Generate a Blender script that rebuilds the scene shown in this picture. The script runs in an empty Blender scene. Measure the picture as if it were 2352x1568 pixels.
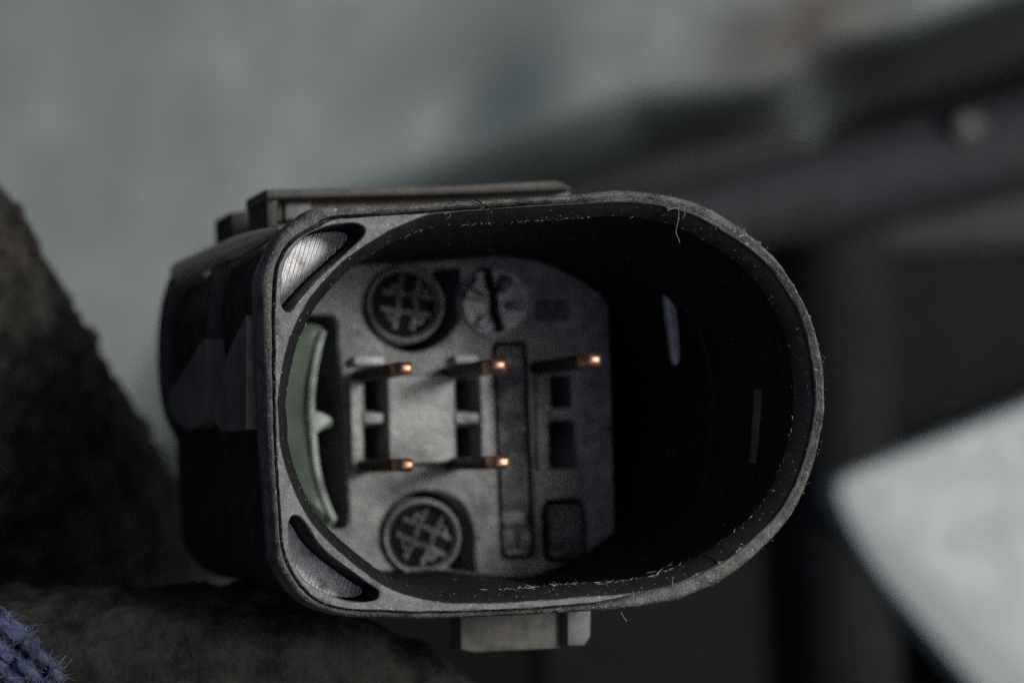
import bpy, bmesh, math, random
import numpy as np
from mathutils import Vector, Matrix, noise, geometry
random.seed(7)

# ------------------------------------------------------------------ frame
# 1 unit = 1 cm.  Design frame: +Y runs into the connector, rim face in the plane y=0,
# X right, Z towards the latch side.  The whole place is pitched so the socket points up
# at the sky and the photographer looks down on it.
S = bpy.context.scene
S.unit_settings.system = 'METRIC'
S.unit_settings.scale_length = 0.01
K = 5.78 / 2352.0
D0 = 10.0
VU, VV = -600.0, 1115.0
CX, CZ = (VU - 1176) * K, -(VV - 784) * K
PITCH = math.radians(-55)
R3 = Matrix.Rotation(PITCH, 3, 'X')
R4 = Matrix.Rotation(PITCH, 4, 'X')

# ------------------------------------------------------------------ camera
cam_d = bpy.data.cameras.new('camera')
cam = bpy.data.objects.new('camera', cam_d)
S.collection.objects.link(cam)
cam.matrix_world = R4 @ Matrix.Translation((CX, -D0, CZ)) @ Matrix.Rotation(math.radians(90), 4, 'X')
cam_d.sensor_width = 36
cam_d.lens = 36 * D0 / 5.78
cam_d.shift_x = (1176 - VU) / 2352
cam_d.shift_y = (VV - 784) / 2352
cam_d.clip_start = 0.1
cam_d.clip_end = 3000
cam_d.dof.use_dof = True
cam_d.dof.focus_distance = D0
cam_d.dof.aperture_fstop = 0.26
S.camera = cam

# ------------------------------------------------------------------ light
ldir = (R3 @ Vector((0.60, -1.0, 0.26))).normalized()      # towards the light
elev = math.asin(ldir.z)
azim = math.atan2(ldir.x, ldir.y)
w = bpy.data.worlds.new('World')
S.world = w
w.use_nodes = True
nt = w.node_tree
bg = nt.nodes['Background']
sky = nt.nodes.new('ShaderNodeTexSky')
sky.sky_type = 'NISHITA'
sky.sun_disc = False
sky.sun_elevation = elev
sky.sun_rotation = azim
sky.air_density = 0.9
sky.dust_density = 6.0
sky.ozone_density = 0.6
nt.links.new(sky.outputs[0], bg.inputs[0])
bg.inputs[1].default_value = 0.09
sd = bpy.data.lights.new('sun', 'SUN')
sd.energy = 2.15
sd.angle = math.radians(13)
sd.color = (0.96, 1.0, 0.965)
sun = bpy.data.objects.new('sun', sd)
S.collection.objects.link(sun)
sun.rotation_euler = ldir.to_track_quat('Z', 'Y').to_euler()
S.view_settings.view_transform = 'Standard'
S.view_settings.look = 'None'
S.view_settings.gamma = 1
S.view_settings.exposure = 0.0
S.cycles.use_denoising = False
S.cycles.max_bounces = 6

# ------------------------------------------------------------------ materials
def mat(name, col, rough=0.5, metal=0.0, dust=None, dust_amt=0.4, dust_scale=6.0, speck=0.0, speck_scale=60.0,
        bump=0.2, bump_scale=80.0, bump_dist=0.01, spec=0.5, var=0.3, var_scale=3.0, stretch=None):
    m = bpy.data.materials.new(name)
    m.use_nodes = True
    n = m.node_tree.nodes; l = m.node_tree.links
    b = n['Principled BSDF']
    b.inputs['Metallic'].default_value = metal
    b.inputs['Specular IOR Level'].default_value = spec
    tc = n.new('ShaderNodeTexCoord')
    src = tc.outputs['Object']
    if stretch:
        mp = n.new('ShaderNodeMapping'); mp.inputs['Scale'].default_value = stretch
        l.new(src, mp.inputs[0]); src = mp.outputs[0]
    def nz(scale, detail=4, rg=0.6):
        t = n.new('ShaderNodeTexNoise'); t.inputs['Scale'].default_value = scale
        t.inputs['Detail'].default_value = detail; t.inputs['Roughness'].default_value = rg
        l.new(src, t.inputs['Vector']); return t
    def ramp(fac, a, c):
        r = n.new('ShaderNodeMapRange'); r.inputs['From Min'].default_value = a; r.inputs['From Max'].default_value = c
        l.new(fac, r.inputs['Value']); return r.outputs[0]
    def mix(fac, a, c):
        x = n.new('ShaderNodeMix'); x.data_type = 'RGBA'
        if isinstance(fac, float): x.inputs[0].default_value = fac
        else: l.new(fac, x.inputs[0])
        for s, i in ((a, 6), (c, 7)):
            if isinstance(s, tuple): x.inputs[i].default_value = (*s, 1)
            else: l.new(s, x.inputs[i])
        return x.outputs[2]
    v = nz(var_scale)
    lo = tuple(c * (1 - var) for c in col); hi = tuple(c * (1 + var) for c in col)
    c = mix(ramp(v.outputs[0], .35, .65), lo, hi)
    if dust:
        d = nz(dust_scale, 8, .7)
        f = ramp(d.outputs[0], .62 - dust_amt * .3, .85 - dust_amt * .3)
        c = mix(f, c, dust)
    if speck:
        s = nz(speck_scale, 2, .6)
        f = ramp(s.outputs[0], .70 - speck * .12, .74 - speck * .12)
        c = mix(f, c, (.34, .34, .34))
    l.new(c, b.inputs['Base Color'])
    rr = nz(var_scale * 6)
    q = n.new('ShaderNodeMapRange'); l.new(rr.outputs[0], q.inputs[0])
    q.inputs['From Min'].default_value = .3; q.inputs['From Max'].default_value = .7
    q.inputs['To Min'].default_value = max(.05, rough - .12); q.inputs['To Max'].default_value = min(1, rough + .12)
    l.new(q.outputs[0], b.inputs['Roughness'])
    bt = nz(bump_scale, 5, .65)
    bp = n.new('ShaderNodeBump'); bp.inputs['Strength'].default_value = bump; bp.inputs['Distance'].default_value = bump_dist
    l.new(bt.outputs[0], bp.inputs['Height']); l.new(bp.outputs[0], b.inputs['Normal'])
    m['bump'] = bp.name
    return m

M = {}
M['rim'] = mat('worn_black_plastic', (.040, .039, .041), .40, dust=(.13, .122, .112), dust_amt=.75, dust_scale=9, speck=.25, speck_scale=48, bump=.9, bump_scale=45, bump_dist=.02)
M['face'] = mat('grey_worn_face', (.062, .064, .068), .45, dust=(.125, .125, .125), dust_amt=.55, dust_scale=22, speck=.35, speck_scale=42, bump=.5, bump_scale=60, bump_dist=.01)
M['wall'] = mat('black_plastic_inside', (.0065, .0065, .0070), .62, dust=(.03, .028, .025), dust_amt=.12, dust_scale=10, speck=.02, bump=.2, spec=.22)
M['side'] = mat('black_plastic_side', (.020, .018, .017), .6, dust=(.05, .044, .038), dust_amt=.4, bump=.4, bump_scale=30, spec=.3)
M['floor'] = mat('grey_moulded_plastic', (.110, .112, .116), .45, dust=(.20, .20, .20), dust_amt=.6, dust_scale=4, bump=.8, bump_scale=12, bump_dist=.04, var_scale=5, var=.4)
M['floor_rough'] = mat('rough_dark_moulding', (.048, .051, .056), .4, dust=(.15, .155, .155), dust_amt=.5, dust_scale=6, bump=1.0, bump_scale=7, bump_dist=.10)
M['floor_light'] = mat('dusty_raised_plastic', (.165, .17, .17), .45, dust=(.28, .285, .28), dust_amt=.6, dust_scale=5, bump=.6, bump_scale=14, bump_dist=.03)
M['pale'] = mat('pale_highlight_plastic', (.28, .30, .30), .45, bump=.2)
M['disc'] = mat('dark_disc_plastic', (.006, .007, .007), .8, bump=.3, spec=.06)
M['green'] = mat('grey_green_plastic', (.105, .140, .120), .5, dust=(.120, .132, .085), dust_amt=.6, dust_scale=1.3, bump=.15, bump_scale=30)
M['rail'] = mat('sandy_dusty_lit_edge', (.50, .40, .31), .85, dust=(.60, .49, .39), dust_amt=.7, dust_scale=4, bump=.5, bump_scale=20)
M['green_pale'] = mat('pale_grey_green_lit_edge', (.20, .235, .215), .5, bump=.15, bump_scale=30)
M['glint'] = mat('pale_glint_plastic', (.34, .35, .36), .4, var=.5, var_scale=6)
M['tab'] = mat('dusty_brown_tab', (.045, .043, .039), .7, dust=(.092, .086, .074), dust_amt=.7, dust_scale=4, bump=.5, bump_scale=20)
M['tabgrey'] = mat('dusty_grey_tab', (.075, .075, .08), .6, dust=(.12, .12, .12), dust_amt=.5, dust_scale=4, bump=.4, bump_scale=20)
M['gusset'] = mat('lightened_gusset_plastic', (.095, .082, .070), .8, dust=(.14, .12, .10), dust_amt=.6, dust_scale=4, bump=.4, bump_scale=20)
M['copper'] = mat('copper_pin_metal', (.68, .38, .25), .48, metal=1.0, bump=.35, bump_scale=25, var=.35)
M['tarnish'] = mat('tarnished_copper', (.055, .027, .018), .55, metal=.5, bump=.4, bump_scale=20, var=.5)
M['scratch'] = mat('pale_scratched_plastic', (.19, .185, .17), .5, var=.6, var_scale=14)
M['fibre'] = mat('lint_fibre', (.12, .12, .115), .7)

# ribbed pocket insert
def ribbed():
    m = mat('ribbed_grey_insert', (.78, .77, .79), .40, metal=.15, dust=(.20, .20, .20), dust_amt=.6, dust_scale=12, bump=.3, bump_scale=40, bump_dist=.004)
    n = m.node_tree.nodes; l = m.node_tree.links
    tc = n.new('ShaderNodeTexCoord'); mp = n.new('ShaderNodeMapping')
    mp.inputs['Rotation'].default_value = (0, math.radians(-17), 0)
    wv = n.new('ShaderNodeTexWave'); wv.wave_type = 'BANDS'; wv.bands_direction = 'X'
    wv.inputs['Scale'].default_value = 13; wv.inputs['Distortion'].default_value = 1.2; wv.inputs['Detail'].default_value = 2
    wv.inputs['Detail Scale'].default_value = 2
    l.new(tc.outputs['Object'], mp.inputs[0]); l.new(mp.outputs[0], wv.inputs[0])
    b2 = n.new('ShaderNodeBump'); b2.inputs['Strength'].default_value = .9; b2.inputs['Distance'].default_value = .006
    l.new(wv.outputs['Fac'], b2.inputs['Height'])
    l.new(n[m['bump']].outputs[0], b2.inputs['Normal'])
    l.new(b2.outputs[0], n['Principled BSDF'].inputs['Normal'])
    return m
M['insert'] = ribbed()

# ------------------------------------------------------------------ object helpers
def thing(name, label, cat, base=(0, 0, 0), group=None):
    o = bpy.data.objects.new(name, None)
    S.collection.objects.link(o)
    o.empty_display_size = .2
    o.matrix_world = R4 @ Matrix.Translation(base)
    o['label'] = label; o['category'] = cat
    o['_b'] = base
    if group: o['group'] = group
    return o
BASE = {}
def build(name, verts, faces, material, parent=None, smooth=True, ang=35, base=(0, 0, 0), recalc=True):
    """verts in the design frame"""
    if parent is not None:
        r = parent
        base = BASE[r.name]
    bv = Vector(base)
    me = bpy.data.meshes.new(name)
    me.from_pydata([tuple(Vector(v) - bv) for v in verts], [], [tuple(f) for f in faces])
    me.update()
    if recalc:
        bm = bmesh.new(); bm.from_mesh(me)
        bmesh.ops.remove_doubles(bm, verts=bm.verts, dist=1e-6)
        bmesh.ops.recalc_face_normals(bm, faces=bm.faces)
        bm.to_mesh(me); bm.free()
    me.materials.append(material)
    if smooth:
        for p in me.polygons: p.use_smooth = True
        me.set_sharp_from_angle(angle=math.radians(ang))
    o = bpy.data.objects.new(name, me)
    S.collection.objects.link(o)
    if parent is None:
        o.matrix_world = R4 @ Matrix.Translation(base)
    else:
        o.parent = parent
    BASE[o.name] = tuple(base)
    return o
def root(name, label, cat, base, group=None):
    o = thing(name, label, cat, base, group); BASE[o.name] = tuple(base); del o['_b']; return o
def tag(o, label=None, cat=None, kind=None, group=None):
    if label: o['label'] = label
    if cat: o['category'] = cat
    if kind: o['kind'] = kind
    if group: o['group'] = group
    return o

def W(u, v, y):
    """point at depth y that lies on the sight line through (u, v) of a 2352 px wide survey of the place"""
    s = 1 + y / D0
    return (CX + (u - VU) * K * s, y, CZ - (v - VV) * K * s)
def XZ(pts, y):
    return [(W(u, v, y)[0], W(u, v, y)[2]) for u, v in pts]

def catmull(pts, n=12, closed=True):
    P = [np.array(p, float) for p in pts]; out = []
    m = len(P)
    for i in range(m if closed else m - 1):
        p0, p1, p2, p3 = (P[(i - 1) % m], P[i], P[(i + 1) % m], P[(i + 2) % m]) if closed else (P[max(i - 1, 0)], P[i], P[i + 1], P[min(i + 2, m - 1)])
        for k in range(n):
            t = k / n
            out.append(tuple(.5 * ((2 * p1) + (-p0 + p2) * t + (2 * p0 - 5 * p1 + 4 * p2 - p3) * t * t + (-p0 + 3 * p1 - 3 * p2 + p3) * t ** 3)))
    if not closed: out.append(tuple(P[-1]))
    return out
def area(p):
    return .5 * sum(p[i][0] * p[(i + 1) % len(p)][1] - p[(i + 1) % len(p)][0] * p[i][1] for i in range(len(p)))
def offset(p, d):
    """offset a closed polygon inwards by d (outwards if negative)"""
    s = 1 if area(p) > 0 else -1
    out = []; n = len(p)
    for i in range(n):
        a, b, c = Vector(p[i - 1]), Vector(p[i]), Vector(p[(i + 1) % n])
        e1 = (b - a); e2 = (c - b)
        if e1.length < 1e-9 or e2.length < 1e-9: out.append(tuple(b)); continue
        e1.normalize(); e2.normalize()
        n1 = Vector((-e1.y, e1.x)) * s; n2 = Vector((-e2.y, e2.x)) * s
        m = n1 + n2
        if m.length < 1e-6: m = n1.copy()
        m.normalize()
        q = max(.35, m.dot(n1))
        out.append(tuple(b + m * (d / q)))
    return out
def inside(pt, poly):
    x, y = pt; c = False; n = len(poly); j = n - 1
    for i in range(n):
        xi, yi = poly[i]; xj, yj = poly[j]
        if (yi > y) != (yj > y) and x < (xj - xi) * (y - yi) / (yj - yi) + xi: c = not c
        j = i
    return c
def prism(poly, yf, yb, bev=0.0, back=False):
    """extruded (x, z) polygon from yf (front, rounded edge) to yb"""
    n = len(poly); V = []; F = []
    rings = []
    if bev > 0:
        rings = [(offset(poly, bev), yf), (offset(poly, bev * .3), yf + bev * .3), (poly, yf + bev), (poly, yb)]
    else:
        rings = [(poly, yf), (poly, yb)]
    for r, y in rings: V += [(x, y, z) for x, z in r]
    F.append(list(range(n)))
    for k in range(len(rings) - 1):
        for i in range(n):
            j = (i + 1) % n
            F.append((k * n + i, k * n + j, (k + 1) * n + j, (k + 1) * n + i))
    if back: F.append([(len(rings) - 1) * n + i for i in range(n)][::-1])
    return V, F
def merge(parts):
    V = []; F = []
    for v, f in parts:
        b = len(V); V += list(v); F += [[b + i for i in q] for q in f]
    return V, F
def plate(outer, holes, y, depth, bev=.012, grid=None, hole_depth=None, yfun=None):
    """flat plate with real holes: front sheet triangulated between the loops, walls going back"""
    V2 = []; E = []
    def loop(p):
        b = len(V2); V2.extend([Vector(q) for q in p]); n = len(p)
        E.extend([(b + i, b + (i + 1) % n) for i in range(n)])
    outer_in = offset(outer, bev)
    hs = [offset(h, -bev) for h in holes]
    loop(outer_in)
    for h in hs: loop(h)
    if grid:
        xs = [p[0] for p in outer]; zs = [p[1] for p in outer]
        x = min(xs)
        while x < max(xs):
            z = min(zs)
            while z < max(zs):
                q = (x + random.uniform(-.3, .3) * grid, z + random.uniform(-.3, .3) * grid)
                if inside(q, outer_in) and not any(inside(q, h) for h in hs): V2.append(Vector(q))
                z += grid
            x += grid
    r = geometry.delaunay_2d_cdt(V2, E, [], 0, 1e-6)
    vv, ff = r[0], r[2]
    F = []
    for f in ff:
        c = sum((vv[i] for i in f), Vector((0, 0))) / len(f)
        if inside(c, outer_in) and not any(inside(c, h) for h in hs): F.append(list(f))
    yf = yfun or (lambda x, z: 0.0)
    parts = [([(p.x, y + yf(p.x, p.y), p.y) for p in vv], F)]
    def wall(a, b_, dep):
        n = len(a)
        V = [(x, y + yf(x, z), z) for x, z in a] + [(x, y + bev, z) for x, z in b_] + [(x, y + dep, z) for x, z in b_]
        Fq = []
        for k in range(2):
            for i in range(n):
                j = (i + 1) % n
                Fq.append((k * n + i, k * n + j, (k + 1) * n + j, (k + 1) * n + i))
        return V, Fq
    parts.append(wall(outer_in, outer, depth))
    for i, h in enumerate(holes): parts.append(wall(hs[i], h, hole_depth[i] if hole_depth else depth))
    return merge(parts)
def tube(path, rad, n=8, jitter=0.0, cap=True):
    P = [Vector(p) for p in path]; V = []; F = []
    up = Vector((.3, .2, 1)).normalized()
    for i, p in enumerate(P):
        t = (P[min(i + 1, len(P) - 1)] - P[max(i - 1, 0)]).normalized()
        a = t.cross(up).normalized(); b = t.cross(a)
        r = rad(i / (len(P) - 1)) if callable(rad) else rad
        for k in range(n):
            th = 2 * math.pi * k / n
            q = p + (a * math.cos(th) + b * math.sin(th)) * r
            if jitter:
                q += (q - p).normalized() * jitter * noise.fractal(q * (1.0 / max(jitter * 6, 1e-3)) * .6, .8, 2.0, 4)
            V.append(tuple(q))
    for i in range(len(P) - 1):
        for k in range(n):
            j = (k + 1) % n
            F.append((i * n + k, i * n + j, (i + 1) * n + j, (i + 1) * n + k))
    if cap:
        F.append(list(range(n))[::-1]); F.append([(len(P) - 1) * n + k for k in range(n)])
    return V, F
def rrect(u0, v0, u1, v1, r=6, skew=0.0, seg=4):
    """rounded rectangle in survey pixels; skew shifts x with height like the tilt of the socket"""
    out = []
    for cx_, cy_, a0 in ((u1 - r, v1 - r, 0), (u0 + r, v1 - r, 90), (u0 + r, v0 + r, 180), (u1 - r, v0 + r, 270)):
        for k in range(seg + 1):
            a = math.radians(a0 + 90 * k / seg)
            out.append((cx_ + r * math.cos(a), cy_ + r * math.sin(a)))
    vm = (v0 + v1) / 2; um = (u0 + u1) / 2
    return [(u + (v - vm) * skew, v - (u - um) * skew) for u, v in out]
SK = .045

# ------------------------------------------------------------------ outlines of the socket (survey px)
R0 = [(639, 915), (640, 950), (642, 980), (645, 1027), (660, 1082), (680, 1135), (712, 1193), (755, 1243), (804, 1286), (871, 1337), (938, 1367), (1032, 1383),
      (1153, 1383), (1250, 1377), (1341, 1369), (1416, 1365), (1490, 1355), (1547, 1341), (1635, 1303), (1698, 1263), (1771, 1197), (1815, 1135), (1851, 1047),
      (1870, 955), (1873, 896), (1860, 798), (1835, 717), (1787, 636), (1739, 585), (1695, 552), (1604, 499), (1530, 475), (1439, 464), (1311, 470),
      (1200, 476), (1091, 484), (990, 493), (930, 515), (873, 543), (785, 604), (715, 683), (668, 771), (648, 850)]
FO = [(632, 915), (633, 980), (637, 1080), (644, 1185), (651, 1258), (677, 1322), (717, 1368), (757, 1388), (812, 1399), (885, 1401), (976, 1404), (1181, 1398),
      (1357, 1384), (1450, 1366), (1547, 1344), (1635, 1306), (1698, 1266), (1771, 1200), (1815, 1138), (1851, 1050), (1873, 955), (1876, 896), (1863, 798), (1838, 714), (1790, 633),
      (1739, 582), (1695, 549), (1604, 496), (1530, 472), (1439, 461), (1311, 467), (1200, 473), (1091, 481), (976, 489), (838, 498), (765, 504), (732, 521), (677, 552), (643, 602), (633, 666), (631, 780)]
LO = [(606, 800), (611, 915), (617, 1050), (627, 1185), (635, 1277), (653, 1322), (688, 1368), (739, 1399), (812, 1414), (885, 1417), (976, 1420), (1123, 1414), (1250, 1408), (1386, 1401),
      (1480, 1391), (1562, 1376), (1605, 1358), (1661, 1333), (1734, 1278), (1808, 1201), (1844, 1139), (1877, 1047), (1894, 955), (1896, 915), (1889, 823), (1860, 721), (1805, 622),
      (1769, 578), (1714, 530), (1640, 482), (1567, 455), (1476, 439), (1402, 437), (1311, 447), (1225, 452), (1108, 459), (932, 468), (772, 471), (721, 479), (699, 495),
      (656, 527), (633, 558), (603, 634), (602, 700)]
CO = np.array((1250., 930.))
N = 900
def polar(pts):
    c = np.array(catmull(pts, 10)) - CO
    a = np.arctan2(c[:, 1], c[:, 0]) % (2 * math.pi)
    r = np.hypot(c[:, 0], c[:, 1])
    o = np.argsort(a); a = a[o]; r = r[o]
    th = np.linspace(0, 2 * math.pi, N, endpoint=False)
    rr = np.interp(th, np.concatenate([a - 2 * math.pi, a, a + 2 * math.pi]), np.concatenate([r, r, r]))
    k = np.array([1, 2, 3, 2, 1]) / 9
    return np.convolve(np.concatenate([rr[-2:], rr, rr[:2]]), k, 'valid')
th = np.linspace(0, 2 * math.pi, N, endpoint=False)
def nz1(scale, amp, seed, sharp=False):
    out = np.array([noise.fractal(Vector((math.cos(t) * scale, math.sin(t) * scale, seed)), .9, 2.0, 4) for t in th])
    if sharp: out = np.sign(out) * np.abs(out) ** 1.6
    return out * amp
r0 = polar(R0) + nz1(26, 1.5, 1.3, True)
rf = polar(FO) + nz1(30, 1.3, 5.3)
rl = polar(LO) + nz1(34, 2.0, 9.1, True)
def burr(arr, u, v, h, wd):
    a = math.atan2(v - CO[1], u - CO[0]) % (2 * math.pi)
    d = np.abs((th - a + math.pi) % (2 * math.pi) - math.pi)
    return arr + h * np.exp(-(d / wd) ** 2) * (1 + .5 * np.sin(th * 311))
for u, v, h, wd in ((1713, 527, 7, .007), (1745, 556, 7, .008), (1700, 518, 4, .006), (1866, 725, 4, .004), (1822, 655, 3, .004), (1640, 1345, 2, .02), (1050, 459, 3, .015)):
    rl = burr(rl, u, v, h, wd)
for u, v, h, wd in ((1535, 477, -7, .006), (1600, 1320, -4, .02), (1700, 1262, -5, .02), (1650, 1290, -6, .012), (1851, 1030, -4, .004)):
    r0 = burr(r0, u, v, h, wd)
rf = np.minimum(np.maximum(rf, r0 + 2.5), rl - 8)
cosv, sinv = np.cos(th), np.sin(th)
def ring(r, y, persp=False):
    s = 1 + (y / D0 if persp else 0)
    u = CO[0] + r * cosv; v = CO[1] + r * sinv
    X = CX + (u - VU) * K * s; Z = CZ - (v - VV) * K * s
    yy = y if hasattr(y, '__len__') else [y] * N
    return [(X[i], yy[i], Z[i]) for i in range(N)]
def loft(rings):
    V = []; F = []
    for r in rings: V += r
    for k in range(len(rings) - 1):
        for i in range(N):
            j = (i + 1) % N
            F.append((k * N + i, k * N + j, (k + 1) * N + j, (k + 1) * N + i))
    return V, F

# ================================================================== THE SOCKET
sock = root('electrical_connector', 'black plastic electrical connector socket with a rounded D shaped opening and five copper pins', 'connector', (0, 6, 0))

# groove mask: strong on the flat left part and along the bottom, none round the right end
gm = np.clip((-(cosv) + .35) * 1.6, 0, 1)
gm = np.maximum(gm, np.clip(1.3 - np.abs((th - 1.75)) * 1.8, 0, 1))
# shroud: lip + outside + inside as one skin
gd = .004 + .055 * gm
lipw = rl - rf
fy = np.array([.004 * noise.noise(Vector((math.cos(t) * 18, math.sin(t) * 18, 3.3))) for t in th])
o2 = rl + np.where(gm > 0, 0, 0) + 4 * np.clip(gm, 0, 1) * (1 - .8 * np.clip(-sinv * 1.6 - .35, 0, 1))
outer_rings = [ring(rf, fy * 0), ring(rf + 1.0, gd * .8), ring(rf + lipw * .10 + 1.5 * gm, gd), ring(rf + lipw * .22 + 1.5 * gm, fy - .002), ring(rf + lipw * .5, fy - .012), ring(rf + lipw * .8, fy - .004),
               ring(rl, .022), ring(rl + .5, .075), ring(o2, .09), ring(o2 + 1, .105), ring(o2 + 1, .15), ring(rl - 9 - 18 * gm, .17), ring(rl - 12 - 22 * gm, 1.0), ring(rl - 14 - 24 * gm, 2.45)]
V, F = loft(outer_rings[:11])
shell = build('shroud', V, F, M['rim'], sock, ang=50)
V, F = loft(outer_rings[10:])
n_last = 3 * N
F.append([n_last + i for i in range(N)])
build('rear_body', V, F, M['side'], sock, ang=50)

# front face between opening and groove, with the two corner pockets as real holes
PK1 = [(645, 689), (647, 660), (648, 634), (656, 601), (677, 568), (706, 539), (750, 520), (794, 513), (822, 514), (838, 524), (833, 543), (810, 567), (785, 590), (733, 637), (683, 692), (672, 710), (661, 716), (650, 708)]
PK2 = [(664, 1222), (663, 1203), (668, 1188), (677, 1183), (690, 1188), (706, 1207), (730, 1245), (757, 1273), (794, 1302), (840, 1335), (867, 1352), (872, 1364), (864, 1377), (831, 1382), (785, 1375), (739, 1357), (702, 1332), (677, 1295), (666, 1258)]
pk = [XZ(catmull(p, 5), 0) for p in (PK1, PK2)]
outer_l = [(x, z) for x, _, z in ring(rf, 0)]
inner_l = [(x, z) for x, _, z in ring(r0, 0)]
V, F = plate(outer_l, [inner_l] + pk, 0.0, .05, bev=.006, grid=.05, hole_depth=[.012, .03, .03],
             yfun=lambda x, z: .004 * noise.noise(Vector((x * 6, z * 6, 0))))
# no outer wall wanted beyond the groove; keep
build('rim_face', V, F, M['face'], sock, ang=40)
for p in pk:
    n = len(p)
    V = [(x, .029, z) for x, z in p] + [(x, .36, z) for x, z in p]
    build('pocket_wall', V, [(i, (i + 1) % n, n + (i + 1) % n, n + i) for i in range(n)], M['wall'], sock)  # near-black material deepens the shade of the pocket walls

# inside: chamfer, straight wall, ledge
ch = 29
rim_in = [ring(r0 + 2.4, .008), ring(r0 - ch * .55, .04), ring(r0 - ch, .085)]
V, F = loft(rim_in)
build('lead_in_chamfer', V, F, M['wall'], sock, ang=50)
r_in = r0 - ch
k = np.ones(25) / 25
r_in = np.convolve(np.concatenate([r_in[-12:], r_in, r_in[:12]]), k, 'valid')
wide = 48 * np.clip(1.5 - np.abs(th - .82) * 2.0, 0, 1)
r_in = r_in + wide
V, F = loft([ring(r0 - ch, .085), ring(r_in - wide - .5, .14), ring(r_in - .5, .18), ring(r_in - 1, .9), ring(r_in - 5, .908), ring(r_in - 6, 1.25), ring(r_in - 7, 1.28), ring(r_in - 12, 1.31), ring(r_in - 12, 2.3)])
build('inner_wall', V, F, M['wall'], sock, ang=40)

# pocket inserts
for p, nm in ((PK1, 0), (PK2, 1)):
    poly = XZ(catmull(p, 4), 0)
    poly = offset(poly, -.004)
    g = [(x, z) for x, z in poly]
    V, F = plate(offset(g, .012), [], .26, .08, bev=.004, grid=.04, yfun=lambda x, z: .006 * noise.noise(Vector((x * 8, z * 8, 1))))
    build('ribbed_insert', V, F, M['insert'], sock, ang=30)

# wear scratches along the chamfer edge (far too many to count)
parts = []
def flake(p, d, ln, wd):
    p = Vector(p); d = Vector(d).normalized() * ln
    s = Vector((random.uniform(-1, 1), random.uniform(-1, 1), random.uniform(-1, 1))).normalized() * wd
    t = d.cross(s).normalized() * wd
    return ([tuple(p - d), tuple(p + s), tuple(p + t), tuple(p - s), tuple(p + d)], [(0, 1, 2), (0, 2, 3), (4, 2, 1), (4, 3, 2), (0, 3, 1), (4, 1, 3)])
edge_ring = ring(r0 - ch + 1.0, .083)
deep = lambda i, f, y: ring_pt(r0[i] - ch * f, i, y)
def ring_pt(r, i, y):
    u = CO[0] + r * cosv[i]; v = CO[1] + r * sinv[i]
    return Vector((CX + (u - VU) * K, y, CZ - (v - VV) * K))
def arc_flakes(a0, a1, n, spread, ln, wd):
    for _ in range(n):
        i = int((random.uniform(a0, a1) % 360) / 360 * N) % N
        f = 1 + random.gauss(0, spread)
        f = min(f, 1.0) if random.random() < .7 else 1.0
        y = .085 * f if f <= 1 else .085
        if random.random() < .25: y += random.random() * .12; f = 1.0
        q = ring_pt(r0[i] - ch * f + 1.5, i, y - .002)
        j = (i + 3) % N
        t = ring_pt(r0[j], j, 0) - ring_pt(r0[i], i, 0)
        t = t.normalized() + Vector((random.gauss(0, .35), random.gauss(0, .2), random.gauss(0, .35)))
        parts.append(flake(q, t, abs(random.gauss(0, 1)) * ln + .004, wd * random.uniform(.5, 1.4)))
arc_flakes(48, 106, 170, .16, .022, .0035)
arc_flakes(232, 285, 90, .2, .016, .003)
arc_flakes(285, 345, 30, .4, .010, .003)
arc_flakes(350, 395, 60, .35, .012, .003)
arc_flakes(210, 236, 34, .12, .02, .003)
arc_flakes(150, 205, 26, .2, .014, .003)
V, F = merge(parts)
o = build('scratches', V, F, M['scratch'], sock, smooth=False, recalc=False)
o['kind'] = 'stuff'
# bright nicks and crumbs on the lip itself
parts = []
for _ in range(600):
    i = random.randrange(N)
    if noise.noise(Vector((cosv[i] * 7, sinv[i] * 7, 2.2))) < random.uniform(-.25, .35): continue
    f = random.choice((random.uniform(.1, .95), random.gauss(.93, .04), random.gauss(.12, .03)))
    q = ring_pt(rf[i] + lipw[i] * f, i, -.012 - random.random() * .004)
    j = (i + 3) % N
    t = (ring_pt(rf[j], j, 0) - ring_pt(rf[i], i, 0)).normalized() + Vector((random.gauss(0, .6), 0, random.gauss(0, .6)))
    parts.append(flake(q, t, random.uniform(.002, .008), random.uniform(.001, .0026)))
V, F = merge(parts)
o = build('edge_crumbs', V, F, M['scratch'], sock, smooth=False, recalc=False)
o['kind'] = 'stuff'

# ---------------- socket floor
YF = 1.6
FL = [(690, 600), (1405, 600), (1408, 1325), (690, 1325)]
wall_poly = None
fl_r = r_in - 13
fl = [(x, z) for x, _, z in ring(fl_r, YF)]
xr = W(1404, 900, YF)[0]
# holes in the floor: crescent trench, two U trenches, six terminal slots, the strip recess
def circ(cu, cv, r, a0=0, a1=360, n=28):
    return [(cu + r * math.cos(math.radians(a0 + (a1 - a0) * i / n)), cv + r * math.sin(math.radians(a0 + (a1 - a0) * i / n))) for i in range(n + (0 if a1 - a0 == 360 else 1))]
cres = XZ(catmull([(640, 760), (690, 728), (735, 722), (770, 733), (777, 800), (788, 930), (795, 1060), (801, 1180), (797, 1210), (775, 1214), (745, 1200), (700, 1160), (640, 1090), (600, 930)], 4), YF)
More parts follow.
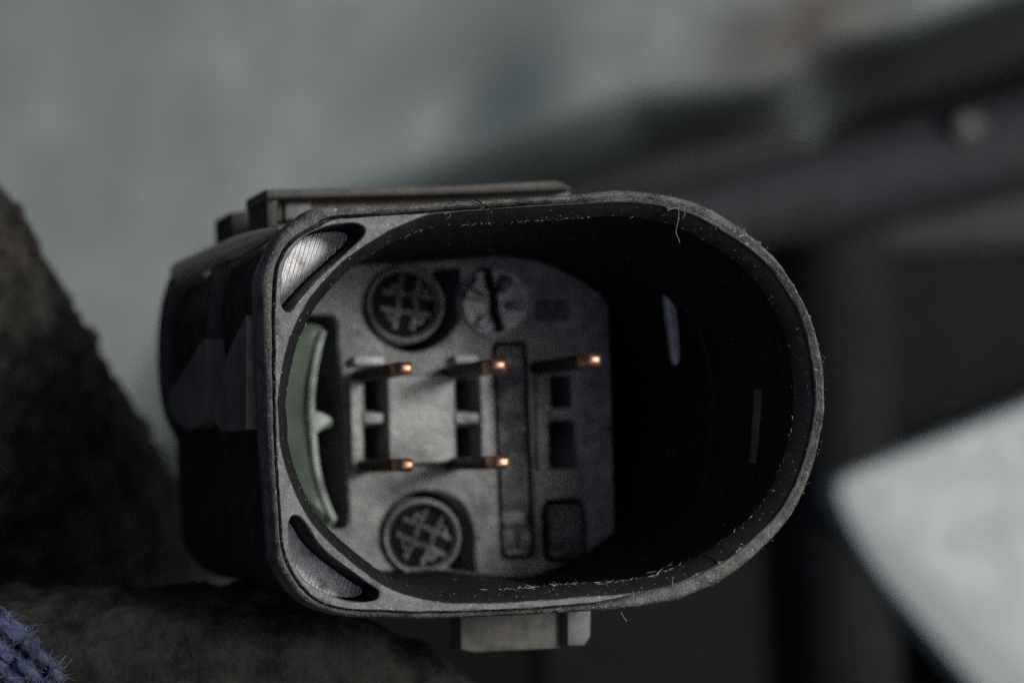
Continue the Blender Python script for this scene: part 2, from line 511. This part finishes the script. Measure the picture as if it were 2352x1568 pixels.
# U trench around top boss: opens to the top wall
topU = XZ([(1059, 616), (1060, 690)] + circ(948, 697, 111, 0, 172, 22)[1:] + circ(934, 698, 88, 178, 312, 16) + [(1002, 616)], YF)
botU = XZ(circ(982, 1236, 110, 190, 360, 24) + [(1094, 1316), (1040, 1316)] + circ(973, 1233, 88, 50, 180, 16), YF)
slots = [(838, 868, 888, 944), (838, 977, 890, 1080), (1048, 868, 1099, 944), (1050, 977, 1101, 1070), (1266, 862, 1314, 936), (1264, 966, 1322, 1076)]
slot_xz = [XZ(rrect(*s, r=7, skew=SK * .6), YF) for s in slots]
strip = XZ(rrect(1140, 786, 1226, 1284, r=16, skew=-SK * .55 + .0), YF)
panelR = XZ(rrect(1246, 1146, 1350, 1296, r=24, skew=-SK * .4), YF)
# tilt helpers: rows in the socket lean like the shroud
def lean(pts, um, vm, a=math.radians(-2.4)):
    c, s = math.cos(a), math.sin(a)
    return [(um + (u - um) * c - (v - vm) * s, vm + (u - um) * s + (v - vm) * c) for u, v in pts]
strip = XZ(lean(rrect(1142, 784, 1222, 1284, r=16), 1182, 1034), YF)
panelR = XZ(lean(rrect(1248, 1146, 1348, 1292, r=26), 1298, 1220), YF)
base_l = [p for p in fl]
# right-hand end of the raised floor is cut straight; beyond it the floor drops into the dark
clip = []
for x, z in base_l:
    clip.append((min(x, xr + .0 + (z * -.03)), z))
clean = []
for q in clip:
    if not clean or (Vector(q) - Vector(clean[-1])).length > .012: clean.append(q)
V, F = plate(clean, [cres, topU, botU, strip, panelR] + slot_xz, YF, .5, bev=.016, grid=.07,
             hole_depth=[.6, .5, .5, .14, .1] + [.9] * 6, yfun=lambda x, z: .008 * noise.noise(Vector((x * 5, z * 5, 2))))
build('base_plate', V, F, M['floor'], sock, ang=40)
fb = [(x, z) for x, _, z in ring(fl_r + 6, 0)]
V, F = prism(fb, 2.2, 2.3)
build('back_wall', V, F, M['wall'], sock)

# strip recess floor with rough moulding
V, F = plate(offset(strip, .022), [], YF + .02, .12, bev=.004, grid=.035,
             yfun=lambda x, z: .035 * noise.fractal(Vector((x * 5, z * 5, 7)), .8, 2, 4))
build('marking_strip', V, F, M['floor_rough'], sock, ang=60)
for u, v, a, b in ((1180, 1188, 28, 14), (1168, 1236, 14, 20), (1206, 1238, 14, 22), (1186, 1268, 26, 8), (1178, 830, 22, 10)):
    V, F = prism(XZ(rrect(u - a, v - b, u + a, v + b, r=6), YF), YF - .006, YF + .06, .02)
    build('raised_mark', V, F, M['floor'], sock)
V, F = prism(offset(panelR, .03), YF - .02, YF + .2, .02)
build('small_panel', V, F, M['floor_rough'], sock)
V, F = prism(XZ(rrect(1228, 690, 1308, 738, r=10), YF), YF - .02, YF + .05, .02)
build('small_panel', V, F, M['floor_rough'], sock)

# raised centre land, rails and bars beside the slots
for nm, q, yf, m in (
        ('centre_land', lean(rrect(893, 862, 1044, 1064, r=10), 968, 963, math.radians(-1.5)), -.10, 'floor_light'),
        ('slot_rail', lean(rrect(806, 872, 833, 1080, r=8), 820, 976, math.radians(-1.5)), -.07, 'floor_light'),
        ('slot_rail', lean(rrect(1104, 862, 1128, 1052, r=8), 1116, 957, math.radians(-1.5)), -.07, 'floor_light'),
        ('slot_rail', lean(rrect(1234, 862, 1260, 1080, r=8), 1247, 976, math.radians(-1.5)), -.03, 'floor'),
        ('slot_bar', rrect(834, 947, 892, 972, r=5, skew=.02), -.05, 'floor_light'),
        ('slot_bar', rrect(1046, 947, 1104, 972, r=5, skew=.02), -.05, 'floor_light'),
        ('slot_bar', rrect(1262, 939, 1318, 962, r=5, skew=.02), -.02, 'floor'),
        ('highlight_step', rrect(814, 818, 884, 838, r=5, skew=.02), -.08, 'pale'),  # bright highlights above the pins put in as pale blocks
        ('highlight_step', rrect(1046, 815, 1100, 833, r=5, skew=.02), -.08, 'pale')):
    V, F = prism(XZ(q, YF + yf), YF + yf, YF + .1, .016)
    build(nm, V, F, M[m], sock)

# round bosses with an embossed grid in a sunken disc
def boss(cu, cv, R, dv):
    yb = YF - .05
    dd = .10 if dv > 0 else .12
    poly = circ(cu, cv, R, n=44)
    V, F = plate(XZ(poly, yb), [XZ(circ(cu - 2, cv, 76), yb)], yb, .5, bev=.03, grid=.06, hole_depth=[dd])
    b = build('mould_boss', V, F, M['floor_light'] if dv > 0 else M['floor'], sock, ang=50)
    V, F = prism(XZ(circ(cu - 2, cv, 84), yb + dd - .03), yb + dd - .03, yb + dd + .04)
    d = build('sunken_disc', V, F, M['disc'], b)
    rings = []
    def torus(tu, tv, r, t, yy):
        path = []
        c = W(tu, tv, yy); rr = r * K * (1 + YF / D0)
        Vv = []; Ff = []
        n, m = 20, 8
        for i in range(n):
            a = 2 * math.pi * i / n
            for j in range(m):
                b_ = 2 * math.pi * j / m
                q = rr + t * math.cos(b_)
                Vv.append((c[0] + q * math.cos(a), c[1] + t * math.sin(b_), c[2] + q * math.sin(a)))
        for i in range(n):
            for j in range(m):
                i2 = (i + 1) % n; j2 = (j + 1) % m
                Ff.append((i * m + j, i2 * m + j, i2 * m + j2, i * m + j2))
        return Vv, Ff
    yy = yb + dd - .034
    rot = math.radians(24 if dv > 0 else 8)
    for k in (-21, 19):
        for q in (0, 1):
            hl = 62
            e = [(-hl, k), (-20, k + 2), (18, k - 2), (hl, k)] if q else [(k, -hl), (k - 2, -20), (k + 2, 18), (k, hl)]
            pts = [W(cu + a * math.cos(rot) - b_ * math.sin(rot), cv + a * math.sin(rot) + b_ * math.cos(rot), yy) for a, b_ in e]
            rings.append(tube(pts, .021, 6))
    for k in range(4):
        a = rot + math.radians(90 * k + 45)
        rings.append(torus(cu + 44 * math.cos(a), cv + 44 * math.sin(a), 9, .016, yy))
    V, F = merge(rings)
    build('embossed_grid', V, F, M['floor_rough'], b)
boss(934, 698, 91, -1)
boss(973, 1233, 90, 1)

# mould date dial
def dial(cu, cv, R):
    y = YF - .03
    V, F = plate(XZ(circ(cu, cv, R), y), [], y, .1, bev=.012, grid=.028, yfun=lambda x, z: .035 * noise.fractal(Vector((x * 11, z * 11, 4)), .7, 2, 3))
    d = build('date_dial', V, F, M['pale'], sock)
    for k in range(14):
        a0 = 360 / 14 * k + 3; a1 = a0 + 360 / 14 - 6
        if k in (3, 10, 6, 13, 1): continue
        a1 += random.uniform(-5, 3); a0 += random.uniform(-3, 6); r1 = R * random.uniform(.74, .99); r0_ = R * random.uniform(.12, .55)
        poly = circ(cu, cv, r1, a0, a1, 4) + circ(cu, cv, r0_, a1, a0, 3)
        yy = y - random.uniform(.01, .09)
        V, F = prism(XZ(poly, yy), yy, y + .02, .014)
        # tip each wedge a little so it catches the light differently
        sl = random.uniform(-.5, .4); c = W(cu, cv, yy)
        V = [(x, yv + (sl * (x - c[0]) if yv < y else 0), z) for x, yv, z in V]
        build('dial_wedge', V, F, M[random.choice(('pale', 'floor_light', 'floor', 'floor_rough', 'floor_light'))], d, smooth=False)
    ar = [(cu - 22, cv - R + 4), (cu - 8, cv - R + 2), (cu + 22, cv + R - 14), (cu + 14, cv + R - 8), (cu + 4, cv + R - 12)]
    V, F = prism(XZ(ar, y - .05), y - .05, y + .02, .008)
    build('dial_arrow', V, F, M['disc'], d)
dial(1138, 692, 79)

# grey-green lock crescent with its nub
lc = catmull([(600, 800), (650, 745), (712, 742), (742, 748), (748, 762), (735, 790), (724, 850), (719, 920), (728, 940), (752, 950), (768, 964), (766, 978), (744, 986), (727, 1000),
              (726, 1040), (736, 1105), (756, 1155), (776, 1188), (776, 1203), (758, 1207), (738, 1196), (690, 1150), (630, 1080), (590, 930)], 5)
yl = YF - .10
V, F = plate(XZ(lc, yl), [], yl, .6, bev=.05, grid=.05)
xc = W(716, 900, yl)[0]
V = [(x, y + (max(0, xc - x) * .55 if y < yl + .06 else 0), z) for x, y, z in V]
build('lock_crescent', V, F, M['green'], sock)

P = [W(u, v, yl - .0) for u, v in catmull([(741, 760), (730, 800), (719, 860), (714, 930), (718, 1000), (727, 1080), (746, 1150), (766, 1194)], 5, False)]
V, F = tube(P, .026, 8)
build('lock_lit_ridge', V, F, M['green_pale'], sock)  # light on the lock's edge put in as a paler ridge
V, F = prism(XZ(catmull([(722, 944), (748, 950), (765, 964), (746, 982), (722, 996), (712, 970)], 4), yl - .03), yl - .03, yl + .1, .02)
build('lock_nub', V, F, M['green_pale'], sock)

# light streaks on the right inner wall, put in as pale ribs
def wall_glint_rib(v0, v1, y0, y1, prot):
    idx = [i for i in range(N) if cosv[i] > 0 and v0 <= VV + ((CO[1] + (r_in[i]) * sinv[i]) - VV) / (1 + y0 / D0) <= v1]
    idx.sort(key=lambda i: sinv[i])
    V = []; F = []
    for i in idx:
        for rr_, yy in ((r_in[i] + 2, y0), (r_in[i] - prot, y0), (r_in[i] - prot - 1, y1), (r_in[i] + 2, y1)):
            V.append(tuple(ring_pt(rr_, i, yy)))
    n = len(idx)
    for a in range(n - 1):
        for b in range(3):
            F.append((a * 4 + b, a * 4 + b + 1, a * 4 + 5 + b, a * 4 + 4 + b))
    F.append((0, 1, 2, 3)); F.append([(n - 1) * 4 + b for b in range(4)])
    return V, F
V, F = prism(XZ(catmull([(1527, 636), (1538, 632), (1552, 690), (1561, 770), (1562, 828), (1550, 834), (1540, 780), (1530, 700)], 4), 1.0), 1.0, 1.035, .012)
build('glint_rib', V, F, M['glint'], sock)
V, F = wall_glint_rib(892, 1064, .40, .46, 4)
build('glint_rib', V, F, M['gusset'], sock)

# five pins
def pin(tu, tv):
    yt = .83
    c = W(tu + 1, tv, yt)
    hw, hh = .056, .042
    n = 16
    def sec(prof, cap0):
        V = []; F = []
        for dy, s in prof:
            for k in range(n):
                a = 2 * math.pi * k / n
                ca, sa = math.cos(a), math.sin(a)
                e = .45
                V.append((c[0] + hw * s * math.copysign(abs(ca) ** e, ca), yt + dy, c[2] + hh * s * math.copysign(abs(sa) ** e, sa)))
        for i in range(len(prof) - 1):
            for k in range(n):
                j = (k + 1) % n
                F.append((i * n + k, i * n + j, (i + 1) * n + j, (i + 1) * n + k))
        if cap0: F.append(list(range(n)))
        return V, F
    V, F = sec([(.10, 1.0), (.55, 1.0), (.9, 1.0), (1.3, 1.0)], False)
    b = build('pin', V, F, M['tarnish'], sock, ang=60)
    V, F = sec([(0.0, .35), (.010, .62), (.028, .84), (.055, .97), (.08, 1.03), (.125, 1.03), (.13, .98)], True)
    build('pin_tip', V, F, M['copper'], b, ang=60)
for tu, tv in ((933, 845), (1148, 838), (1367, 826), (937, 1067), (1156, 1061)): pin(tu, tv)

# ---------------- outside of the body
# latch frame on top, set back from the rim
def bar(q, yf, yb, m, nm, bev=.02, par=sock):
    V, F = prism(XZ(q, yf), yf, yb, bev, True)
    return build(nm, V, F, M[m], par)
latch = bar([(612, 434), (1000, 426), (1280, 413), (1302, 420), (1316, 436), (1000, 448), (640, 456), (612, 458)], 1.15, 1.6, 'tab', 'latch_frame', .035)
bar([(612, 454), (640, 452), (640, 520), (614, 526)], 1.2, 1.6, 'side', 'latch_leg', .02)
bar([(640, 448), (1310, 428), (1310, 475), (900, 490), (640, 508)], 1.32, 1.5, 'gusset', 'latch_web', .01)
bar([(655, 462), (716, 460), (716, 500), (655, 506)], 1.28, 1.4, 'tabgrey', 'latch_web', .02)
bar([(530, 488), (610, 478), (615, 540), (532, 545)], 2.0, 2.4, 'side', 'rear_lug', .03)
# dusty top-left rail running back along the body, colour lightened for light from above
def rail(p0, y0, p1, y1, th_, m, nm):
    a = W(*p0, y0); b = W(*p1, y1)
    V, F = tube([tuple(Vector(a).lerp(Vector(b), t / 8)) for t in range(9)], th_, 8)
    return build(nm, V, F, M[m], sock)
rail((644, 526), .34, (412, 624), 2.3, lambda t: 0.012 + .06 * min(1, t * 3) ** .6, 'rail', 'top_rail')
# left side: flanges and triangular gussets, their lit tone put into the colour
xs = W(590, 800, 0)[0]
def side_plate(pts, x0, x1, m, nm):
    """(y, z) polygon extruded along x"""
    n = len(pts)
    V = [(x0, y, z) for y, z in pts] + [(x1, y, z) for y, z in pts]
    F = [list(range(n))[::-1], [n + i for i in range(n)]] + [(i, (i + 1) % n, n + (i + 1) % n, n + i) for i in range(n)]
    return build(nm, V, F, M[m], sock, smooth=False)
def yx(u):     # depth at which the side wall plane x = xs is seen at pixel u
    X = xs - CX
    return D0 * (X / (K * (u - VU)) - 1)
def zv(v, y): return W(0, v, y)[2]
for y, path, right in ((1.11, [(500, 604), (488, 625), (481, 670), (478, 730), (478, 800), (482, 880), (492, 950), (512, 1010)], 534),
                       (2.42, [(412, 620), (392, 640), (376, 690), (367, 760), (366, 830), (371, 900), (384, 960), (410, 1010)], 470)):
    c_ = catmull(path, 6, False)
    V, F = prism(XZ(c_ + [(right, 1010), (right, 604)], y), y, y + .06, .015, True)
    build('side_flange', V, F, M['side'], sock)
def gus(pts):
    side_plate([(yx(min(u, 571)), zv(v, yx(min(u, 571)))) for u, v in pts], xs - .015, xs + .1, 'gusset', 'side_gusset')
gus(catmull([(477, 780), (479, 870), (474, 960), (440, 985), (404, 960), (392, 920), (418, 870), (450, 815)], 4))
gus([(571, 725), (571, 985)] + catmull([(571, 985), (520, 990), (498, 960), (496, 905), (520, 830), (571, 725)], 4, False)[1:-1])
# bottom tab
bt = bar([(1056, 1380), (1298, 1380), (1298, 1470), (1292, 1490), (1090, 1500), (1058, 1492)], .8, .95, 'tab', 'bottom_tab', .03)
bar([(1303, 1380), (1362, 1378), (1360, 1462), (1345, 1484), (1303, 1484)], .72, 1.3, 'tabgrey', 'bottom_tab', .03)

# ================================================================== lint on the rim
def fibre(pts, y, r, label):
    P = [W(u, v, yy) for (u, v), yy in zip(catmull(pts, 6, False), np.linspace(y[0], y[1], 6 * (len(pts) - 1) + 1))]
    V, F = tube(P, r, 5)
    o = build('lint_fibre', V, F, M['fibre'], None, base=P[0])
    tag(o, label, 'lint fibre', group='lint fibres caught on the connector rim')
fibre([(1559, 483), (1558, 505), (1554, 522), (1553, 535), (1559, 550), (1561, 557)], (-.02, .0), .0022, 'longest pale lint fibre, hanging down from the upper right rim')
fibre([(1533, 484), (1540, 480), (1550, 478), (1560, 479)], (-.02, -.02), .0035, 'short curled lint fibre lying along the inner edge of the upper right rim')
fibre([(1573, 486), (1572, 494), (1568, 502)], (-.02, .0), .003, 'tiny lint fibre just right of the longest hanging one')
fibre([(1020, 492), (1031, 488), (1034, 496), (1026, 502)], (.0, .03), .003, 'small hooked lint fibre under the top rim')
fibre([(1426, 1405), (1432, 1416), (1440, 1426)], (0, 0), .003, 'thin lint fibre poking down from the bottom rim beside the tab')
fibre([(1093, 459), (1104, 466), (1118, 474), (1130, 481)], (-.03, -.02), .0045, 'dark lint fibre lying across the top rim')
bpy.data.objects['lint_fibre.005'].data.materials[0] = M['disc']
fibre([(1545, 1345), (1544, 1332), (1547, 1324)], (-.01, 0), .003, 'short lint fibre standing up from the lower right inner edge')

# ================================================================== things around it
# rough dark sleeve at the left
M['sleeve'] = mat('dirty_dark_felt', (.013, .0120, .0108), .95, dust=(.046, .042, .037), dust_amt=.75, dust_scale=2.6, bump=1.0, bump_scale=9, bump_dist=.08, spec=.12)
M['pad'] = mat('dirty_brown_felt', (.010, .0098, .0092), .95, dust=(.025, .0235, .0215), dust_amt=.7, dust_scale=3.0, bump=1.0, bump_scale=9, bump_dist=.08, spec=.15)
def rough_tube(path, rad, n, jit, fr):
    V, F = tube(path, rad, n)
    P = [Vector(v) for v in V]
    out = []
    m = len(path)
    for idx, p in enumerate(P):
        i = min(idx // n, m - 1)
        c = Vector(path[i])
        d = (p - c).normalized()
        out.append(tuple(p + d * jit * noise.fractal(p * fr, .7, 2.0, 5)))
    return out, F
def spine(a, b, n, bend=0):
    a = Vector(a); b = Vector(b)
    return [tuple(a.lerp(b, t / n) + Vector((0, bend * math.sin(math.pi * t / n), 0))) for t in range(n + 1)]
# right edge runs through (0,435) (100,620) (230,830) (400,1090); radius about 1.5 cm
e0 = Vector(W(-215, 130, 2.4)); e1 = Vector(W(500, 1330, 7.0))
dirv = (e1 - e0).normalized(); nrm = Vector((dirv.z, 0, -dirv.x)).normalized()
if nrm.x > 0: nrm = -nrm
RR = 1.5
V, F = rough_tube(spine(e0 + nrm * (RR - .05) - dirv * 2, e1 + nrm * (RR - .05) + dirv * 1.2, 220), RR, 220, .085, 4.2)
o = build('fabric_sleeve', V, F, M['sleeve'], None, base=W(100, 1300, 2.2), ang=180)
tag(o, 'rough dark brown fabric covered tube slanting down at the left edge behind the connector', 'tube')
# brown pad along the bottom left
pth = [W(-500, 1555, 1.3), W(-100, 1585, 1.3), W(300, 1580, 1.35), W(600, 1570, 1.5), W(800, 1640, 1.7), W(960, 1740, 2.0), W(1090, 1880, 2.6)]
pth = catmull([tuple(p) for p in pth], 26, False)
V, F = rough_tube(pth, lambda t: .68 - .10 * t, 200, .06, 3.4)
o = build('felt_pad', V, F, M['pad'], None, base=W(300, 1700, 1.0), ang=180)
tag(o, 'thick dirty brown felt roll along the bottom left below the connector', 'felt roll')

# blue fuzzy cloth in the corner
M['yarn'] = mat('blue_grey_yarn', (.042, .050, .095), .9, dust=(.10, .12, .19), dust_amt=.6, dust_scale=10, bump=1, bump_scale=40, bump_dist=.02, stretch=(1, 1, 1), spec=.1)
M['fuzz'] = mat('blue_grey_fuzz', (.09, .105, .17), .9, spec=.1)
cl = root('knitted_cloth', 'blue grey fuzzy knitted cloth poking in at the bottom left corner', 'cloth', W(0, 1560, -.3))
rows = [((-80, 1385), (32, 1455), (108, 1528), (132, 1556)), ((-80, 1440), (20, 1500), (90, 1560), (120, 1600)), ((-90, 1480), (0, 1530), (60, 1590), (90, 1640)), ((-90, 1530), (-20, 1565), (40, 1630), (60, 1680)), ((-20, 1385), (40, 1445), (60, 1466), (70, 1485))]
fz = []
for ri, rw in enumerate(rows):
    c = catmull(rw, 14, False)
    P = [Vector(W(u, v, -.12 + .03 * ri + .02 * math.sin(i * .5))) for i, (u, v) in enumerate(c)]
    rad = (.047 if ri < 4 else .032)
    V, F = rough_tube([tuple(p) for p in P], lambda t: rad * (1 - .45 * t ** 3), 16, .03, 22)
    build('yarn', V, F, M['yarn'], cl, ang=180)
    for _ in range(420):
        i = random.randrange(len(P) - 1); p = P[i].lerp(P[i + 1], random.random())
        d = Vector((random.gauss(.2, 1), random.gauss(-.4, .8), random.gauss(.2, 1))).normalized()
        p0 = p + d * rad * .6
        ln = min(.05, abs(random.gauss(0, .022))) + .012
        tng = Vector((random.gauss(.3, .8), random.gauss(0, .6), random.gauss(-.3, .8)))
        p1 = p0 + d * ln * .7 + tng * ln * .3; p2 = p1 + (d * .3 + tng * .8) * ln * .6
        fz.append(tube([tuple(p0), tuple(p1), tuple(p2)], random.uniform(.0012, .0026), 3, cap=False))
V, F = merge(fz)
o = build('fuzz', V, F, M['fuzz'], cl, recalc=False); o['kind'] = 'stuff'

# ---------------- far background
M['panel'] = mat('grey_painted_metal', (.096, .117, .116), .65, dust=(.103, .118, .115), dust_amt=.4, dust_scale=.04, bump=.2, bump_scale=3, var=.05, var_scale=.12)
# stain with a shape of its own on the panel
def add_stain(m, centre, rx, ry, ang, col, amount=.85):
    n = m.node_tree.nodes; l = m.node_tree.links; b = n['Principled BSDF']
    old = b.inputs['Base Color'].links[0].from_socket
    tc = n.new('ShaderNodeTexCoord'); mp = n.new('ShaderNodeMapping'); mp.vector_type = 'TEXTURE'
    mp.inputs['Location'].default_value = centre; mp.inputs['Rotation'].default_value = (0, ang, 0); mp.inputs['Scale'].default_value = (rx, 400, ry)
    l.new(tc.outputs['Object'], mp.inputs[0])
    ln = n.new('ShaderNodeVectorMath'); ln.operation = 'LENGTH'; l.new(mp.outputs[0], ln.inputs[0])
    mr = n.new('ShaderNodeMapRange'); mr.inputs['From Min'].default_value = .35; mr.inputs['From Max'].default_value = 1.0
    mr.inputs['To Min'].default_value = amount; mr.inputs['To Max'].default_value = 0
    l.new(ln.outputs['Value'], mr.inputs[0])
    x = n.new('ShaderNodeMix'); x.data_type = 'RGBA'; l.new(mr.outputs[0], x.inputs[0]); l.new(old, x.inputs[6]); x.inputs[7].default_value = (*col, 1)
    l.new(x.outputs[2], b.inputs['Base Color'])

YP = 24.0
pb = Vector(W(900, 400, YP))
# panel: rows from the upper left down to the rolled lower-right edge
lower = catmull([(-700, 1500), (0, 1290), (300, 1120), (520, 780), (850, 610), (1150, 510), (1500, 395), (1780, 285), (1900, 185), (2100, 118), (2352, 30), (3000, -200)], 10, False)
nu = len(lower); nv = 60
V = []; F = []
up_px = np.array((-.28, -.96))
for i, (u, v) in enumerate(lower):
    for j in range(nv + 1):
        t = j / nv
        dist = 1500 * (t - .14)
        uu = u + up_px[0] * dist; vv = v + up_px[1] * dist
        # rolled edge: the last strip bends away from the camera
        e = max(0, 1 - dist / 215.0) if u < 1500 else max(0, 1 - dist / (215 - 150 * min(1, (u - 1500) / 350)))
        y = YP + 7.5 * e ** 2.2
        # shallow crease
        d2 = ((uu - 1010) * .9 + (vv - 260) * .4) / 190
        d3 = (vv - 290) / 260
        y += 1.1 * math.exp(-d2 * d2 - d3 * d3)
        y += .08 * noise.noise(Vector((uu / 300, vv / 300, 0)))
        V.append(W(uu, vv, y))
for i in range(nu - 1):
    for j in range(nv):
        a = i * (nv + 1) + j
        F.append((a, a + nv + 1, a + nv + 2, a + 1))
nfr = len(V)
V2 = V + [(x, y + .5, z) for x, y, z in V]
F2 = F + [[nfr + i for i in f[::-1]] for f in F]
pr = root('metal_panel', 'big out of focus grey painted metal panel filling the upper left behind the connector', 'panel', tuple(pb))
po = build('panel_skin', V2, F2, M['panel'], pr, ang=180)
c = Vector(W(1850, 62, YP)) - pb
add_stain(M['panel'], tuple(c), 3.0, 1.3, math.radians(-22), (.012, .009, .008), 1.0)

M['dark'] = mat('dark_plastic_far', (.0065, .0070, .0075), .8, spec=.08, dust=(.0085, .0092, .0098), dust_amt=.5, dust_scale=.3, bump=.2, bump_scale=3)
M['strut'] = mat('dim_grey_strut', (.0095, .0102, .011), .8, spec=.1)
M['beam'] = mat('charcoal_beam', (.022, .0235, .0255), .7, spec=.2, bump=.2, bump_scale=3)
M['pipe'] = mat('dark_grey_pipe', (.026, .028, .032), .7, spec=.2, bump=.2, bump_scale=3)
M['block'] = mat('off_white_block', (.26, .285, .29), .5, bump=.1, bump_scale=3, var=.03, var_scale=.25, spec=.3)
M['bolt'] = mat('bolt_grey', (.009, .0098, .011), .5)
# pipe crossing at the right
a = Vector(W(1400, 560, 27)); b = Vector(W(2700, 250, 24))
V, F = tube([tuple(a.lerp(b, t / 20)) for t in range(21)], 1.0, 40)
o = build('pipe', V, F, M['pipe'], None, base=tuple(a), ang=60)
tag(o, 'blurred dark grey pipe crossing the right side under the metal panel', 'pipe')
br = root('pipe_bolt', 'blurred pale grey bolt head sitting on the pipe near the right edge', 'bolt', W(2232, 290, 23))
V, F = prism(XZ(circ(2232, 292, 42, n=6), 24.1), 24.1, 25.0, .2, True)
build('bolt_head', V, F, M['bolt'], br)
tag(br, kind='thing')
# upright strut right of the connector
V, F = tube([W(1895, 560, 23.8), W(1915, 1200, 23.8), W(1945, 2000, 23.8)], 1.0, 32)
o = build('strut', V, F, M['strut'], None, base=W(1900, 1800, 27))
tag(o, 'dim dark upright strut between the connector and the white block', 'strut')
# grey beam behind the top right of the connector
V, F = prism(XZ([(850, 520), (1300, 395), (1850, 285), (1910, 400), (2800, 370), (2800, 560), (1900, 600), (1250, 660), (850, 660)], 30), 30, 33, .5, True)
o = build('beam', V, F, M['beam'], None, base=W(1900, 500, 31))
tag(o, 'blurred charcoal beam behind the upper right of the connector', 'beam')
# flat backing sheet added behind strut and block so their shadows fall close
V, F = prism(XZ([(1250, 600), (2900, 560), (2900, 2300), (1250, 2300)], 24), 24, 24.6, .3, True)
o = build('backing_sheet', V, F, M['dark'], None, base=W(2000, 1500, 24))
tag(o, 'flat near-black backing sheet added far behind the right half of the connector', 'backdrop')
# off-white block
q = catmull([(1924, 1140), (1930, 1108), (1960, 1086), (2030, 1058)], 5, False) + [(2200, 992), (2352, 932), (2900, 715), (2900, 2100), (2560, 1900), (2260, 1600), (2150, 1470), (2030, 1330)] + catmull([(1990, 1270), (1950, 1200), (1924, 1140)], 4, False)[:-1]
V, F = prism(XZ(q, 22.6), 22.6, 23.1, .14, True)
o = build('plastic_block', V, F, M['block'], None, base=W(2300, 1500, 24))
tag(o, 'off-white blurred plastic block with a rounded corner at the lower right', 'block')
# dark backing and ground
M['ground'] = mat('oily_dark_ground', (.003, .0032, .0034), .9, spec=.1, bump=.4, bump_scale=1, dust=(.0045, .0048, .005), dust_amt=.4, dust_scale=.08)
zg = (R3 @ Vector(W(1176, 1568, 60))).z - 2
g = bpy.data.meshes.new('ground')
L = 1500
g.from_pydata([(-L, -L, 0), (L, -L, 0), (L, L, 0), (-L, L, 0)], [], [(0, 1, 2, 3)])
g.materials.append(M['ground'])
go = bpy.data.objects.new('ground', g); S.collection.objects.link(go)
go.location = (0, 0, min(zg, (R3 @ Vector(W(2900, 2100, 27))).z - 3))
go['kind'] = 'structure'
go['label'] = 'dark oily ground far below the connector'
